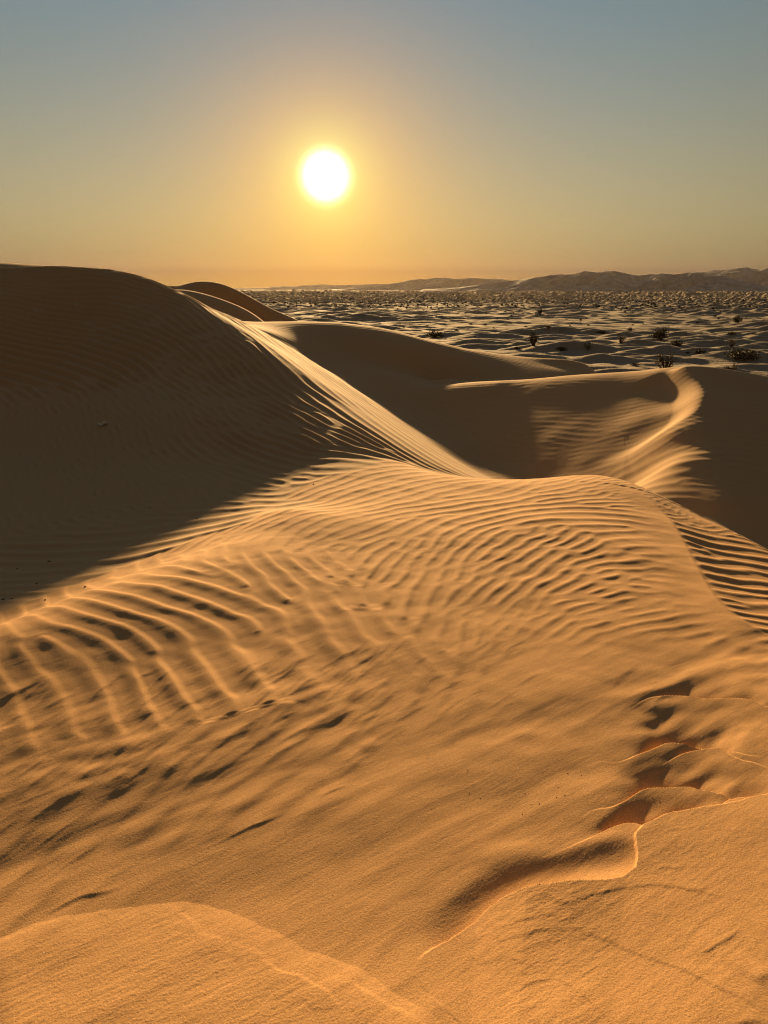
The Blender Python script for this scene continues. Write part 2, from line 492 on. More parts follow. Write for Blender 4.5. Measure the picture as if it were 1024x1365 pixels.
LEDGES = [           # outer edge (left to right), height of the crust, trough beyond it, trough width
    ([(-90, 1285), (0, 1240), (60, 1222), (150, 1204), (205, 1196), (235, 1192), (270, 1196), (300, 1206), (335, 1222), (370, 1238), (430, 1268), (500, 1300), (545, 1325), (600, 1358), (650, 1395), (700, 1440)], .015, .006, .14),
    ([(700, 1440), (610, 1365), (575, 1325), (552, 1292), (572, 1263), (610, 1237), (650, 1206), (688, 1186), (730, 1177), (770, 1171), (825, 1165), (852, 1152), (858, 1132), (852, 1112), (860, 1096), (885, 1083), (930, 1072), (975, 1062), (1024, 1050), (1120, 1028)], .018, .038, .20),
]
TROUGH = np.array([hit(u, v)[:2] for u, v in [(600, 1262), (615, 1246), (630, 1230), (645, 1215), (660, 1200), (675, 1188), (692, 1178), (710, 1170), (730, 1164), (750, 1159), (772, 1154), (795, 1149), (815, 1144), (835, 1139)]])
LW = [(smooth_poly(wpts(p, h), 2), h, d, w) for p, h, d, w in LEDGES]
# inner layer edges of the crust (thin laminae), small steps facing outwards
LAM = [
    ([(225, 1195), (262, 1228), (300, 1252), (350, 1280), (400, 1310), (450, 1345), (480, 1375)], .012),
    ([(600, 1270), (660, 1250), (720, 1225), (800, 1200), (870, 1180), (960, 1195), (1040, 1210)], .010),
    ([(610, 1300), (680, 1262), (760, 1240), (820, 1262), (870, 1282), (905, 1300), (960, 1330), (1040, 1345)], .010),
    ([(590, 1310), (640, 1285), (720, 1300), (760, 1320), (800, 1350), (820, 1380)], .008),
    ([(430, 1300), (500, 1330), (560, 1362), (600, 1390)], .012),
    ([(880, 1110), (940, 1102), (1000, 1110), (1060, 1112)], .006),
    ([(860, 1150), (920, 1160), (980, 1155), (1060, 1165)], .007),
]
LAMW = [(smooth_poly(wpts(p), 2), h) for p, h in LAM]
FOOT = [             # footprints and wind hollows: pixel of the near lip, half sizes in pixels (along, away), tilt, depth
    (912, 948, 58, 30, -.12, .040), (985, 940, 40, 24, .0, .010), (905, 1016, 60, 30, -.1, .042), (1006, 1036, 34, 22, .1, .016), (890, 1074, 74, 26, -.1, .042),
    (950, 905, 54, 18, -.1, .020), (950, 978, 40, 16, .05, .014), (985, 862, 34, 13, .1, .010), (930, 872, 40, 14, .3, .010), (860, 886, 46, 18, .4, .008),
    (780, 1012, 90, 24, .3, .008), (700, 950, 80, 22, .35, .005), (640, 1050, 90, 26, .35, .004), (770, 1085, 80, 24, .1, .009)]


def smax(a, b, k):
    h = np.clip(.5 + .5 * (a - b) / k, 0, 1)
    return b + (a - b) * h + k * h * (1 - h)


N1 = noise_tile(1024, .012, .6, 2.6, 1)                           # isotropic swell
N2 = noise_tile(1024, .003, .12, 1.6, 2, math.radians(35), 6)      # streaks along the wind
N3 = noise_tile(1024, .0015, .03, .6, 3)                           # grainy
N4 = noise_tile(1024, .002, .05, 1.2, 4, math.radians(20), 3.5)    # crust lamination


N5 = noise_tile(512, .035, .22, 1.6, 6, math.radians(33), 2.6)    # broad drifts laid by the wind


N6 = noise_tile(512, .030, .075, 1.0, 9, math.radians(38), 2.4)   # oblique scales cut by the second wind


def features(x, y):
    """x, y arrays (2-D block) -> height added by ledges, scarps, footprints"""
    dz = np.zeros(x.shape)
    r = np.hypot(x, y)
    m = (r < 4.6) & (y > .2) & (np.abs(np.arctan2(x, y)) < .8)
    if not m.any():
        return dz, np.zeros(x.shape), np.zeros(x.shape)
    px, py = x[m], y[m]
    o = np.zeros(px.shape)
    flat = np.zeros(px.shape)
    crust = np.zeros(px.shape)
    wob = samp(N1, px, py, 1.3) * .007
    warp = samp(N5, px + 3, py, 2.2)
    warp2 = samp(N5, px, py + 5, 2.2)
    for P, h, d, w in LW:
        c, rad = P.mean(0), np.abs(P - P.mean(0)).max() + .8
        s = np.hypot(px - c[0], py - c[1]) < rad * 1.5
        if not s.any():
            continue
        sd, t = seg_dist(px[s], py[s], P)
        sd = -sd + wob[s]                                         # positive on the camera side
        inside = sstep(-.006, .002, sd)
        um = 512 + F * np.tan(np.arctan2(px[s], py[s])) * .80     # rough picture column at this depression
        ends = np.interp(um, [400, 520, 640], [1, 1, .0]) if w < .15 else np.interp(um, [635, 665, 700, 760, 830, 1000], [0, .5, 1, 1, .5, .45])
        fall = np.where(sd > 0, np.exp(-np.clip(sd, 0, 9) / 1.1), 1)
        ghost = np.where(inside > 0, inside, 0)
        if w < .15:                                               # the left slab swells up from its edge instead of stepping
            inside = np.where(sd > 0, 1 - np.exp(-np.clip(sd, 0, 9) / .11), 0)
        o[s] += h * ends * inside * fall
        if w > .15:
            q_ = np.zeros(sd.shape)
            for c_ in TROUGH:
                q_ += np.exp(-((px[s] - c_[0]) ** 2 + (py[s] - c_[1]) ** 2) / .07 ** 2)
            o[s] -= d * np.tanh(q_ / 4.5) * (1 - ghost)
        crust[s] = np.maximum(crust[s], inside * ends)
        flat[s] = np.maximum(flat[s], inside)
    for P, h in LAMW:
        s = (np.abs(px - P[:, 0].mean()) < 1.6) & (np.abs(py - P[:, 1].mean()) < 1.2)
        sd, t = chord_dist(px[s], py[s], P)
        sd = sd + wob[s] * 1.6 if P[0, 0] > .05 else wob[s] * 1.6 - sd
        win = sstep(0, .15, t) * sstep(1, .85, t)
        o[s] += h * .11 * win * (.35 + .65 * sstep(-.6, .8, samp(N1, px[s], py[s], .9))) * sstep(-.014, .004, sd) * np.exp(-np.clip(sd, 0, 9) / .16) * (np.abs(sd) < .8)
    for P, h, wf, wn in SCARPS:
        x0, y0 = P.min(0) - wf * 3
        x1, y1 = P.max(0) + wf * 3
        s = (px > x0) & (px < x1) & (py > y0) & (py < y1)
        if not s.any():
            continue
        sd, t = chord_dist(px[s], py[s], P)
        sd = sd + wob[s] * .5
        win = sstep(0, .35, t) * sstep(1, .55, t)
        o[s] += h * win * np.where(sd > 0, np.exp(-np.clip(sd, 0, 9) / wf), np.exp(-(sd / wn) ** 2))
    for u, v, a, b, tilt, dep in FOOT:
        c = np.array(hit(u, v)[:2])
        e1 = np.array(hit(u + a * math.cos(tilt), v - a * math.sin(tilt) * .6)[:2]) - c
        e2 = np.array(hit(u, v - b)[:2]) - c
        M = np.linalg.inv(np.array([e1, e2]).T)
        qx = M[0, 0] * (px - c[0]) + M[0, 1] * (py - c[1]) + warp * .16
        qy = M[1, 0] * (px - c[0]) + M[1, 1] * (py - c[1]) + warp2 * .16
        q = qx * qx + qy * qy
        s = q < 9
        qy2 = qy + .30 * qx * qx
        rise = np.clip((1.7 - qy2) / 2.7, 0, 1) ** 2.2            # long far wall, easing out upwards
        bowl = rise * (sstep(-1.025, -.985, qy2) if dep > .013 else sstep(-1.7, -.3, qy2)) * np.exp(-np.abs(qx) ** 2.6)
        o += np.where(s, -dep * bowl, 0) * (1 - flat)
    dz[m] = o
    fl = np.zeros(x.shape)
    fl[m] = flat
    cr_ = np.zeros(x.shape)
    cr_[m] = crust
    return dz, fl, cr_


LIP = smooth_poly(np.array([hit(u, v)[:2] for u, v in [(868, 500), (886, 512), (895, 526), (897, 543), (888, 560), (870, 576), (845, 592), (815, 604), (775, 616)]]), 2)


BRINK = smooth_poly(np.array([hit(u, v)[:2] for u, v in [(838, 650), (868, 668), (890, 690), (905, 714), (918, 738), (930, 762), (945, 790), (965, 815), (1000, 840), (1060, 860)]])[::-1], 2)


def dune_height(az, t):
    """az (nA,), t (nT,) -> x, y, z grids and region weights"""
    azc = np.clip(az, -AZM, AZM)
    z = base_lookup(Z0, azc, t)
    reg = np.stack([base_lookup(REGW[q], azc, t) for q in range(5)])
    A, T = np.meshgrid(az, t)
    r = np.exp(T)
    back = sstep(math.radians(60), math.radians(130), np.abs(A))
    zb = -1.62 - .035 * r - (r > 0) * .0016 * r * r
    zb = np.maximum(zb, PLAIN)
    z = z * (1 - back) + zb * back
    far = sstep(48, 60, r)
    z = z * (1 - far) + PLAIN * far
    x = np.sin(A) * r
    y = np.cos(A) * r
    front = 1 - sstep(math.radians(33), math.radians(37), np.abs(A))
    dz, fl, crust = features(x, y)
    w = np.clip(reg, 0, 1)
    bmul = np.ones(r.shape)
    lipmul = np.ones(r.shape)
    ml = (r > 8) & (r < 26) & (A > .05) & (A < .65)
    if ml.any():
        sl, tl = seg_dist(x[ml], y[ml], LIP)
        lipmul[ml] = 1 - .75 * np.exp(-(sl / 1.0) ** 2) * sstep(-.01, .1, tl)
    mb = (r > 2.2) & (r < 9) & (A > .15) & (A < .8)
    if mb.any():
        sb, tb = seg_dist(x[mb], y[mb], BRINK)                    # negative = right of the brink
        wb = sstep(0, .08, tb) * sstep(1, .9, tb)
        left = sb > 0
        bmul[mb] = 1 - wb * np.where(left, .95 * (1 - sstep(.04, .45, sb)), (1 - sstep(0, .05, -sb)) * .95)
        z[mb] += wb * (.014 * np.exp(-np.abs(sb) / .13) - .02 * sstep(0, .35, -sb) * np.exp(-np.clip(-sb, 0, 9) / .8))
    rip = (R_near.height(x, y, 1.65) * .88 * bmul * sstep(.3, .7, w[NEAR]) * (1 - fl)
           + R_left.height(x, y, 1.5) * 1.7 * sstep(.3, .7, w[LEFT])
           + R_mid.height(x, y, 1.3) * .36 * lipmul * sstep(.3, .7, w[MID] + w[BACK]))
    z = z + (dz + rip) * front
    # crescent lip of the slip hollow in the middle ridge
    m = (r > 8) & (r < 26) & (A > .05) & (A < .65)
    if m.any():
        sd, tt = seg_dist(x[m], y[m], LIP)
        win = sstep(0, .12, tt) * sstep(1, .55, tt)
        sd = sd                                           # positive = right-hand dune
        step_ = .16 * win * np.where(sd > 0, np.exp(-np.clip(sd, 0, 20) / 2.4), 0) * sstep(0, .55, sd)
        dip = -.12 * win * np.exp(-(np.clip(-sd, 0, 20) / .5) ** 2) * (sd < 0) - .12 * win * (sd >= 0) * (1 - sstep(0, .55, sd))
        z[m] += step_ + dip
    # swell and grain of the sand
    near = np.exp(-r / 9)
    z += samp(N1, x, y, 7.0) * .006 * np.clip(r / 4, .25, 1.0) * (1 - .75 * sstep(7, 10, r))
    z += samp(N2, x, y, 2.6) * .00022 * near * (1 + 1.0 * crust) * w[NEAR]
    z += samp(N5, x, y, 5.0) * .0023 * np.exp(-r / 5) * w[NEAR]
    scaly = sstep(.06, -.10, A) * sstep(1.85, 2.25, r) * sstep(3.35, 2.85, r)
    z += samp(N6, x, y, 3.0) * .0010 * scaly * w[NEAR]
    z += samp(N3, x, y, .55) * .00022 * np.exp(-r / 3)
    z += samp(N4, x, y, .9) * .00013 * crust
    return x, y, z, reg


# ------------------------------------------------------------------ mesh helpers
def grid_faces(nt, na, closed):
    i = np.arange(nt - 1)[:, None]
    j = np.arange(na if closed else na - 1)[None]
    j1 = (j + 1) % na
    return np.stack([i * na + j, i * na + j1, (i + 1) * na + j1, (i + 1) * na + j], -1).reshape(-1, 4)


def mesh_from(name, co, quads, mat, smooth=True):
    me = bpy.data.meshes.new(name)
    n = len(co)
    k = quads.shape[1]
    me.vertices.add(n)
    me.vertices.foreach_set('co', np.ascontiguousarray(co, np.float32).ravel())
    me.loops.add(quads.size)
    me.loops.foreach_set('vertex_index', np.ascontiguousarray(quads, np.int32).ravel())
    me.polygons.add(len(quads))
    me.polygons.foreach_set('loop_start', np.arange(0, quads.size, k, dtype=np.int32))
    me.polygons.foreach_set('use_smooth', np.full(len(quads), smooth))
    me.update(calc_edges=True)
    if mat:
        me.materials.append(mat)
    return me


def link(name, me, parent=None):
    o = bpy.data.objects.new(name, me)
    col.objects.link(o)
    if parent:
        o.parent = parent
    return o


def tag(o, label, cat, kind=None, group=None):
    o['label'] = label
    o['category'] = cat
    if kind:
        o['kind'] = kind
    if group:
        o['group'] = group
    return o


def compact(co, q):
    used, inv = np.unique(q, return_inverse=True)
    return co[used], inv.reshape(q.shape)


# ------------------------------------------------------------------ materials
def nodes(m):
    m.use_nodes = True
    return m.node_tree.nodes, m.node_tree.links


def sand_material(name, base, dark, grain_scale, sparkle, bump):
    m = bpy.data.materials.new(name)
    N, L = nodes(m)
    b = N['Principled BSDF']
    geo = N.new('ShaderNodeNewGeometry')

    def noise(scale, detail, rough=.55):
        n = N.new('ShaderNodeTexNoise')
        n.inputs['Scale'].default_value = scale
        n.inputs['Detail'].default_value = detail
        n.inputs['Roughness'].default_value = rough
        L.new(geo.outputs['Position'], n.inputs['Vector'])
        return n

    def mixc(fac, a, c):
        x = N.new('ShaderNodeMix')
        x.data_type = 'RGBA'
        if isinstance(fac, float):
            x.inputs[0].default_value = fac
        else:
            L.new(fac, x.inputs[0])
        for s, k in ((a, 6), (c, 7)):
            if isinstance(s, tuple):
                x.inputs[k].default_value = s + (1,)
            else:
                L.new(s, x.inputs[k])
        return x.outputs[2]
    big = noise(.45, 4)
    c = mixc(big.outputs['Fac'], base, dark)
    mid = noise(9, 5)
    c = mixc(mid.outputs['Fac'], c, tuple(v * .93 for v in base))
    g = noise(grain_scale, 3, .8)
    mr = N.new('ShaderNodeMapRange')
    mr.inputs[1].default_value = .3
    mr.inputs[2].default_value = .7
    mr.inputs[3].default_value = .72
    mr.inputs[4].default_value = 1.28
    L.new(g.outputs['Fac'], mr.inputs[0])
    mul = N.new('ShaderNodeVectorMath')
    mul.operation = 'SCALE'
    L.new(c, mul.inputs[0])
    L.new(mr.outputs[0], mul.inputs[3])
    c = mul.outputs[0]
    if sparkle:
        vo = N.new('ShaderNodeTexVoronoi')
        vo.inputs['Scale'].default_value = 34
        L.new(geo.outputs['Position'], vo.inputs['Vector'])
        lt = N.new('ShaderNodeMath')
        lt.operation = 'LESS_THAN'
        lt.inputs[1].default_value = .06
        L.new(vo.outputs['Distance'], lt.inputs[0])
        sep = N.new('ShaderNodeSeparateColor')
        L.new(vo.outputs['Color'], sep.inputs[0])
        pick = N.new('ShaderNodeMath')
        pick.operation = 'GREATER_THAN'
        pick.inputs[1].default_value = .93
        L.new(sep.outputs[0], pick.inputs[0])
        pk = N.new('ShaderNodeMath')
        pk.operation = 'MULTIPLY'
        L.new(lt.outputs[0], pk.inputs[0])
        L.new(pick.outputs[0], pk.inputs[1])
        c = mixc(pk.outputs[0], c, (.95, .93, .88))  # grain glints painted into the base colour as pale specks
        vd = N.new('ShaderNodeTexVoronoi')
        vd.inputs['Scale'].default_value = 47
        L.new(geo.outputs['Position'], vd.inputs['Vector'])
        l2 = N.new('ShaderNodeMath')
        l2.operation = 'LESS_THAN'
        l2.inputs[1].default_value = .075
        L.new(vd.outputs['Distance'], l2.inputs[0])
        s2 = N.new('ShaderNodeSeparateColor')
        L.new(vd.outputs['Color'], s2.inputs[0])
        p2 = N.new('ShaderNodeMath')
        p2.operation = 'GREATER_THAN'
        p2.inputs[1].default_value = .9
        L.new(s2.outputs[1], p2.inputs[0])
        k2 = N.new('ShaderNodeMath')
        k2.operation = 'MULTIPLY'
        L.new(l2.outputs[0], k2.inputs[0])
        L.new(p2.outputs[0], k2.inputs[1])
        c = mixc(k2.outputs[0], c, (.16, .09, .05))
    L.new(c, b.inputs['Base Color'])
    b.inputs['Roughness'].default_value = .95
    b.inputs['Specular IOR Level'].default_value = .08
    bp = N.new('ShaderNodeBump')
    bp.inputs['Strength'].default_value = bump
    bp.inputs['Distance'].default_value = .002
    L.new(g.outputs['Fac'], bp.inputs['Height'])
    L.new(bp.outputs[0], b.inputs['Normal'])
    return m


SAND = (.58, .347, .162)
m_near = sand_material('near_sand', SAND, (.52, .305, .138), 190, True, .5)
m_dune = sand_material('dune_sand', (.55, .37, .20), (.49, .32, .165), 160, False, .25)
m_plain = sand_material('plain_sand', (.345, .285, .215), (.28, .235, .18), 6, False, .1)
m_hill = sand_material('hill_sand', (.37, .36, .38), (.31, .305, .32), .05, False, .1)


def plain_mat(name, colr, rough=.8, var=.25, scale=40):
    m = bpy.data.materials.new(name)
    N, L = nodes(m)
    b = N['Principled BSDF']
    n = N.new('ShaderNodeTexNoise')
    n.inputs['Scale'].default_value = scale
    r = N.new('ShaderNodeValToRGB')
    r.color_ramp.elements[0].position = .3
    r.color_ramp.elements[1].position = .7
    r.color_ramp.elements[0].color = tuple(c * (1 - var) for c in colr) + (1,)
    r.color_ramp.elements[1].color = tuple(min(1, c * (1 + var)) for c in colr) + (1,)
    tc = N.new('ShaderNodeTexCoord')
    L.new(tc.outputs['Object'], n.inputs['Vector'])
    L.new(n.outputs['Fac'], r.inputs[0])
    L.new(r.outputs[0], b.inputs['Base Color'])
    b.inputs['Roughness'].default_value = rough
    b.inputs['Specular IOR Level'].default_value = .2
    return m


m_leaf = plain_mat('shrub_leaf', (.085, .072, .032), .8)
m_leaf2 = plain_mat('dry_shrub_leaf', (.13, .095, .048), .8)
m_twig = plain_mat('shrub_twig', (.10, .07, .045), .9)
m_clod = plain_mat('pebble_stone', (.05, .042, .036), .8)
m_scrap = plain_mat('pale_scrap', (.72, .74, .70), .6, .1, 60)

# ------------------------------------------------------------------ the dunes
fine = np.arange(-31.5, 31.5001, .046)
side = [31.5]
st = .06
while side[-1] + st < 180:
    side.append(side[-1] + st)
    st = min(st * 1.08, 3.0)
side = np.array(side[1:])
AZ = np.radians(np.concatenate([-side[::-1], fine, side]))
T1 = np.concatenate([np.arange(math.log(.3), math.log(1.12), .02), np.arange(math.log(1.12), math.log(8.6), .00165),
                     np.arange(math.log(8.6), math.log(30), .0021), np.arange(math.log(30), math.log(66), .006)])
blocks = [dune_height(AZ, T1[k:k + 260]) for k in range(0, len(T1), 260)]
GX = np.concatenate([b[0] for b in blocks])
GY = np.concatenate([b[1] for b in blocks])
GZ = np.concatenate([b[2] for b in blocks])
GR = np.concatenate([np.argmax(b[3], 0).astype(np.int8) for b in blocks])
del blocks
na = len(AZ)
print('dune grid', GX.shape)
# the sheet ends under the plain
edge = sstep(60, 66, np.hypot(GX, GY))
GZ -= edge * 1.5
co = np.stack([GX, GY, GZ + CAMZ], -1).reshape(-1, 3)
Q = grid_faces(len(T1), na, True)
qa = np.arctan2(GX, GY)[:-1].reshape(-1)
ql = GR[:-1].reshape(-1)
ql = np.where(np.abs(qa) > math.radians(55), NEAR, ql)
names = {NEAR: ('near_dune', 'rippled sunlit sand dune in the foreground with wind ripples and footprints'),
         LEFT: ('left_dune', 'tall rippled dune on the left with its near face in shadow'),
         MID: ('middle_dune', 'dark rippled dune with a curved slip hollow behind the near crest'),
         BACK: ('back_dune', 'long low dune ridge with shaded face below the plain'),
         FAR: ('distant_dune', 'smooth dark dune tops peeking out behind the tall left dune')}
for q, (nm, lab) in names.items():
    sub = Q[ql == q]
    c2, q2 = compact(co, sub)
    dune_mesh = mesh_from(nm, c2, q2, m_near if q == NEAR else m_dune)
    if q == NEAR:
        dune_mesh.set_sharp_from_angle(angle=math.radians(38))
    tag(link(nm, dune_mesh), lab, 'sand dune', 'structure')
# small cap of sand right under the photographer
n0 = na
capc = np.concatenate([co[:n0], [[0, 0, co[:n0, 2].mean()]]])
capq = np.array([[k, n0, (k + 1) % n0] for k in range(n0)])
capq = capq[:, ::-1]
tag(link('sand_ground', mesh_from('sand_ground', capc, capq, m_near)), 'patch of sand directly beneath the viewpoint', 'sand', 'structure')
del GX, GY, Q, co

# ------------------------------------------------------------------ the hummocky plain
HB = (-260.0, 20.0, 260.0, 470.0)
HRES = .3
hw, hh = int((HB[2] - HB[0]) / HRES), int((HB[3] - HB[1]) / HRES)
HUM = np.zeros((hh, hw), np.float32)
rh = np.random.default_rng(8)
BUMPS = []
cell = 3.1
for yy in np.arange(HB[1], HB[3], cell):
    for xx in np.arange(HB[0], HB[2], cell):
        if rh.random() < .18:
            continue
        x, y = xx + rh.uniform(0, cell), yy + rh.uniform(0, cell)
        if abs(x) > y * .72 + 30:
            continue
        big = rh.random() ** 2.0
        rad = 1.2 + 1.7 * big + rh.uniform(0, .5)
        swell = .75 + .35 * float(samp(N1, np.array(x), np.array(y), 150.0))
        ht = 1.35 * (.26 + .56 * big * rh.uniform(.6, 1.25)) * min(max(swell, .35), 1.4)
        ax = rh.uniform(1.2, 2.9)
        an = math.radians(12) + rh.normal() * .35
        BUMPS.append((x, y, rad, ht))
        R = int(rad * ax * 2.2 / HRES)
        ci, cj = int((x - HB[0]) / HRES), int((y - HB[1]) / HRES)
        a0, a1, b0, b1 = max(0, ci - R), min(hw, ci + R), max(0, cj - R), min(hh, cj + R)
        if a1 <= a0 or b1 <= b0:
            continue
        dx = (np.arange(a0, a1) * HRES + HB[0] - x)[None]
        dy = (np.arange(b0, b1) * HRES + HB[1] - y)[:, None]
        p = (dx * math.cos(an) + dy * math.sin(an)) / (rad * ax)
        q = (-dx * math.sin(an) + dy * math.cos(an)) / rad
        d = np.sqrt(p * p + q * q + .03)
        b = ht * np.exp(-1.6 * d ** 1.6)
        S = HUM[b0:b1, a0:a1]
        HUM[b0:b1, a0:a1] = np.maximum(S, b) + .25 * np.minimum(S, b)
NP = noise_tile(1024, .008, .03, .8, 14, .4, 1.6)


def plain_h(x, y):
    r = np.hypot(x, y)
    h = samp_box(HUM, HB[0], HB[1], HRES, x, y)
    f = sstep(300, 440, r)
    h = h * (1 - f) + f * (.3 + .62 * samp(NP, x, y, 300)) + sstep(450, 900, r) * (1.0 * samp(NP, x, y, 720) + .5 * samp(NP, y, x, 3000))
    h = h + .10 * samp(N1, x, y, 60) + .35 * samp(N1, x + 31, y + 17, 520) * sstep(80, 300, r) + .006 * samp(N3, x, y, 40)
    return PLAIN + h - .0 * r


def plain_at(u, v):
    a, e = pix(u, v)
    rr = np.exp(np.linspace(math.log(50), math.log(3000), 4000))
    x, y = np.sin(a) * rr, np.cos(a) * rr
    z = plain_h(x, y)
    k = np.nonzero(z / rr >= e)[0]
    k = k[0] if len(k) else 3999
    return float(x[k]), float(y[k]), float(z[k])


pf = np.arange(-32, 32.001, .075)
ps = np.concatenate([np.arange(33, 60, 1.0), np.arange(60, 180, 3.0)])
PA = np.radians(np.concatenate([-ps[::-1], pf, ps]))
PT = np.concatenate([np.arange(math.log(58), math.log(1500), .0034), np.arange(math.log(1500), math.log(4400), .006)])
A, T = np.meshgrid(PA, PT)
r = np.exp(T)
X, Y = np.sin(A) * r, np.cos(A) * r
Zp = plain_h(X, Y)
Zp[0] -= 2
tag(link('desert_plain', mesh_from('desert_plain', np.stack([X, Y, Zp + CAMZ], -1).reshape(-1, 3), grid_faces(len(PT), len(PA), True), m_plain)),
    'wide hummocky desert plain stretching to the horizon', 'plain', 'structure')

# ------------------------------------------------------------------ far dune ranges
NR = noise_tile(1024, .014, .25, 1.8, 31, .5, 1.7)


def hills(name, prof, rc, width, seed, lab, a_pad):
    u = np.array([p[0] for p in prof], float)
    az, e = pix(u, np.array([p[1] for p in prof], float))
    hz = np.maximum(e * rc - PLAIN, 0)
    aa = np.linspace(az[0] - a_pad, az[-1] + a_pad, 620)
    # smooth the crest line a little
    hc = np.interp(aa, az, hz, left=0, right=0)
    k = np.hanning(13)
    hc = np.convolve(np.pad(hc, 6, mode='edge'), k / k.sum(), mode='valid')
    rr = np.linspace(rc - width, rc + width * .9, 230)
    A, Rr = np.meshgrid(aa, rr)
    H = np.broadcast_to(hc[None], A.shape)
    x, y = np.sin(A) * Rr, np.cos(A) * Rr
    s = rc / 1500
    n1 = samp(NR, x + seed * 77, y, 900 * s)
    n2 = samp(NR, x + seed * 19, y + 40, 260 * s)
    s_ = (Rr - rc) / width + .10 * n1
    cross = np.where(s_ < 0, np.clip(1 + s_, 0, 1) ** 1.25, np.clip(1 - s_ / .9, 0, 1) ** 1.1)
    cross = cross * cross * (3 - 2 * cross)
    ridg = 1 - np.abs(n1) * .55
    z = H * cross * (.84 + .16 * np.clip(ridg, -1, 1)) + H * .006 * n2 * np.sqrt(np.clip(cross, 0, 1)) + H * .09 * n1 * cross * (1 - cross)
    z = PLAIN - 1.2 + z * 1.03 + 1.2 * np.clip(cross * 4, 0, 1)
    tag(link(name, mesh_from(name, np.stack([x, y, z + CAMZ], -1).reshape(-1, 3), grid_faces(len(rr), len(aa), False), m_hill)), lab, 'hills', 'structure')


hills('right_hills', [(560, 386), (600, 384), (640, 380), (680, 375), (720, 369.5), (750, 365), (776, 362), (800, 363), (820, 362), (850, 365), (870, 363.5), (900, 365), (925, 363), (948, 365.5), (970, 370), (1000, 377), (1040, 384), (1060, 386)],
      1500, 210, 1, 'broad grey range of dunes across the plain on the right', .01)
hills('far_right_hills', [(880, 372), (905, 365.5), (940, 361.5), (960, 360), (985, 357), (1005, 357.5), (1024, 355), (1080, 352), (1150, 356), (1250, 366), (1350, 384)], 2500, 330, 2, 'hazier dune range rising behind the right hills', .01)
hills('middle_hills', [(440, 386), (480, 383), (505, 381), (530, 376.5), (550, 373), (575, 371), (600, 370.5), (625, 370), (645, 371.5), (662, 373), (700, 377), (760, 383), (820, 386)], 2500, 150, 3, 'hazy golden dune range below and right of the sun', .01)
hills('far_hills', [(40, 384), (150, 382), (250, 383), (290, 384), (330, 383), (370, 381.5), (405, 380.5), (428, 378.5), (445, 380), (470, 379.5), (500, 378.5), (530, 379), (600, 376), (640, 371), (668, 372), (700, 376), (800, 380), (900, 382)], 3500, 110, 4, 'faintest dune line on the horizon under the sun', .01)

# ------------------------------------------------------------------ shrubs
def shrub_mesh(name, seed, w, h, n_stem, n_leaf, droop, lsize=.05):
    """twigs and leaves as two meshes, base at the origin"""
    r = np.random.default_rng(seed)
    tv, tf, lv, lf = [], [], [], []

    def strip(p, q, a, b):
        d = q - p
        d /= np.linalg.norm(d) + 1e-9
        s1 = np.cross(d, [0.3, .2, 1])
        s1 /= np.linalg.norm(s1) + 1e-9
        s2 = np.cross(d, s1)
        k = len(tv)
        for c, rad in ((p, a), (q, b)):
            for m in range(3):
                an = m * 2.094
                tv.append(c + rad * (math.cos(an) * s1 + math.sin(an) * s2))
        for m in range(3):
            tf.append((k + m, k + (m + 1) % 3, k + 3 + (m + 1) % 3, k + 3 + m))
    for i in range(n_stem):
        an = r.uniform(0, 6.283)
        sp = math.sqrt(r.uniform(.02, 1))
        tip = np.array([math.cos(an) * sp * w / 2, math.sin(an) * sp * w / 2, h * (1 - droop * sp * sp) * r.uniform(.65, 1.08)])
        base = np.array([math.cos(an), math.sin(an), 0]) * r.uniform(0, .12) * w - np.array([0, 0, .06 * h])
        midp = base * .45 + tip * .55 + np.array([0, 0, .12 * h]) + r.normal(size=3) * .05 * w
        strip(base, midp, .018 * h + .006, .010 * h + .004)
        strip(midp, tip, .010 * h + .004, .003)
        for k in range(n_leaf):
            t = r.uniform(.15, 1) ** .7
            p = (base * (1 - t) ** 2 + 2 * midp * t * (1 - t) + tip * t * t) + r.normal(size=3) * np.array([.07, .07, .06]) * w
            p[2] = max(p[2], .01)
            d = r.normal(size=3)
            d /= np.linalg.norm(d)
            s = np.cross(d, r.normal(size=3))
            s /= np.linalg.norm(s) + 1e-9
            L_ = lsize * r.uniform(.6, 1.5)
            q = len(lv)
            lv.extend([p - d * L_, p + s * L_ * .4, p + d * L_, p - s * L_ * .4])
            lf.append((q, q + 1, q + 2, q + 3))
    return (mesh_from(name + '_leaves', np.array(lv), np.array(lf), m_leaf, False), mesh_from(name + '_twigs', np.array(tv), np.array(tf), m_twig, False))


KINDS = {'round': shrub_mesh('round_shrub', 1, 1.0, .7, 34, 26, .55, .05), 'upright': shrub_mesh('upright_shrub', 2, .75, 1.0, 26, 26, .3, .05),
         'low': shrub_mesh('low_shrub', 3, 1.0, .30, 30, 22, .6, .04), 'sparse': shrub_mesh('sparse_shrub', 4, 1.0, .75, 30, 7, .4, .04), 'sprig': shrub_mesh('sprig', 6, .7, 1.0, 12, 12, .2, .05)}


def shrub(u, v, wpx, kind, label, dry=False, group=None):
    x, y, z = plain_at(u, v)
    r = math.hypot(x, y)
    s = wpx / F * r
    o = bpy.data.objects.new('desert_shrub', None)
    col.objects.link(o)
    o.location = (x, y, z + CAMZ - .03)
    o.rotation_euler.z = random.uniform(0, 6)
    o.scale = (s, s, s)
    lv, tw = KINDS[kind]
    link('foliage', lv, o)
    link('stems', tw, o)
    tag(o, label, 'shrub', group=group)
    return o


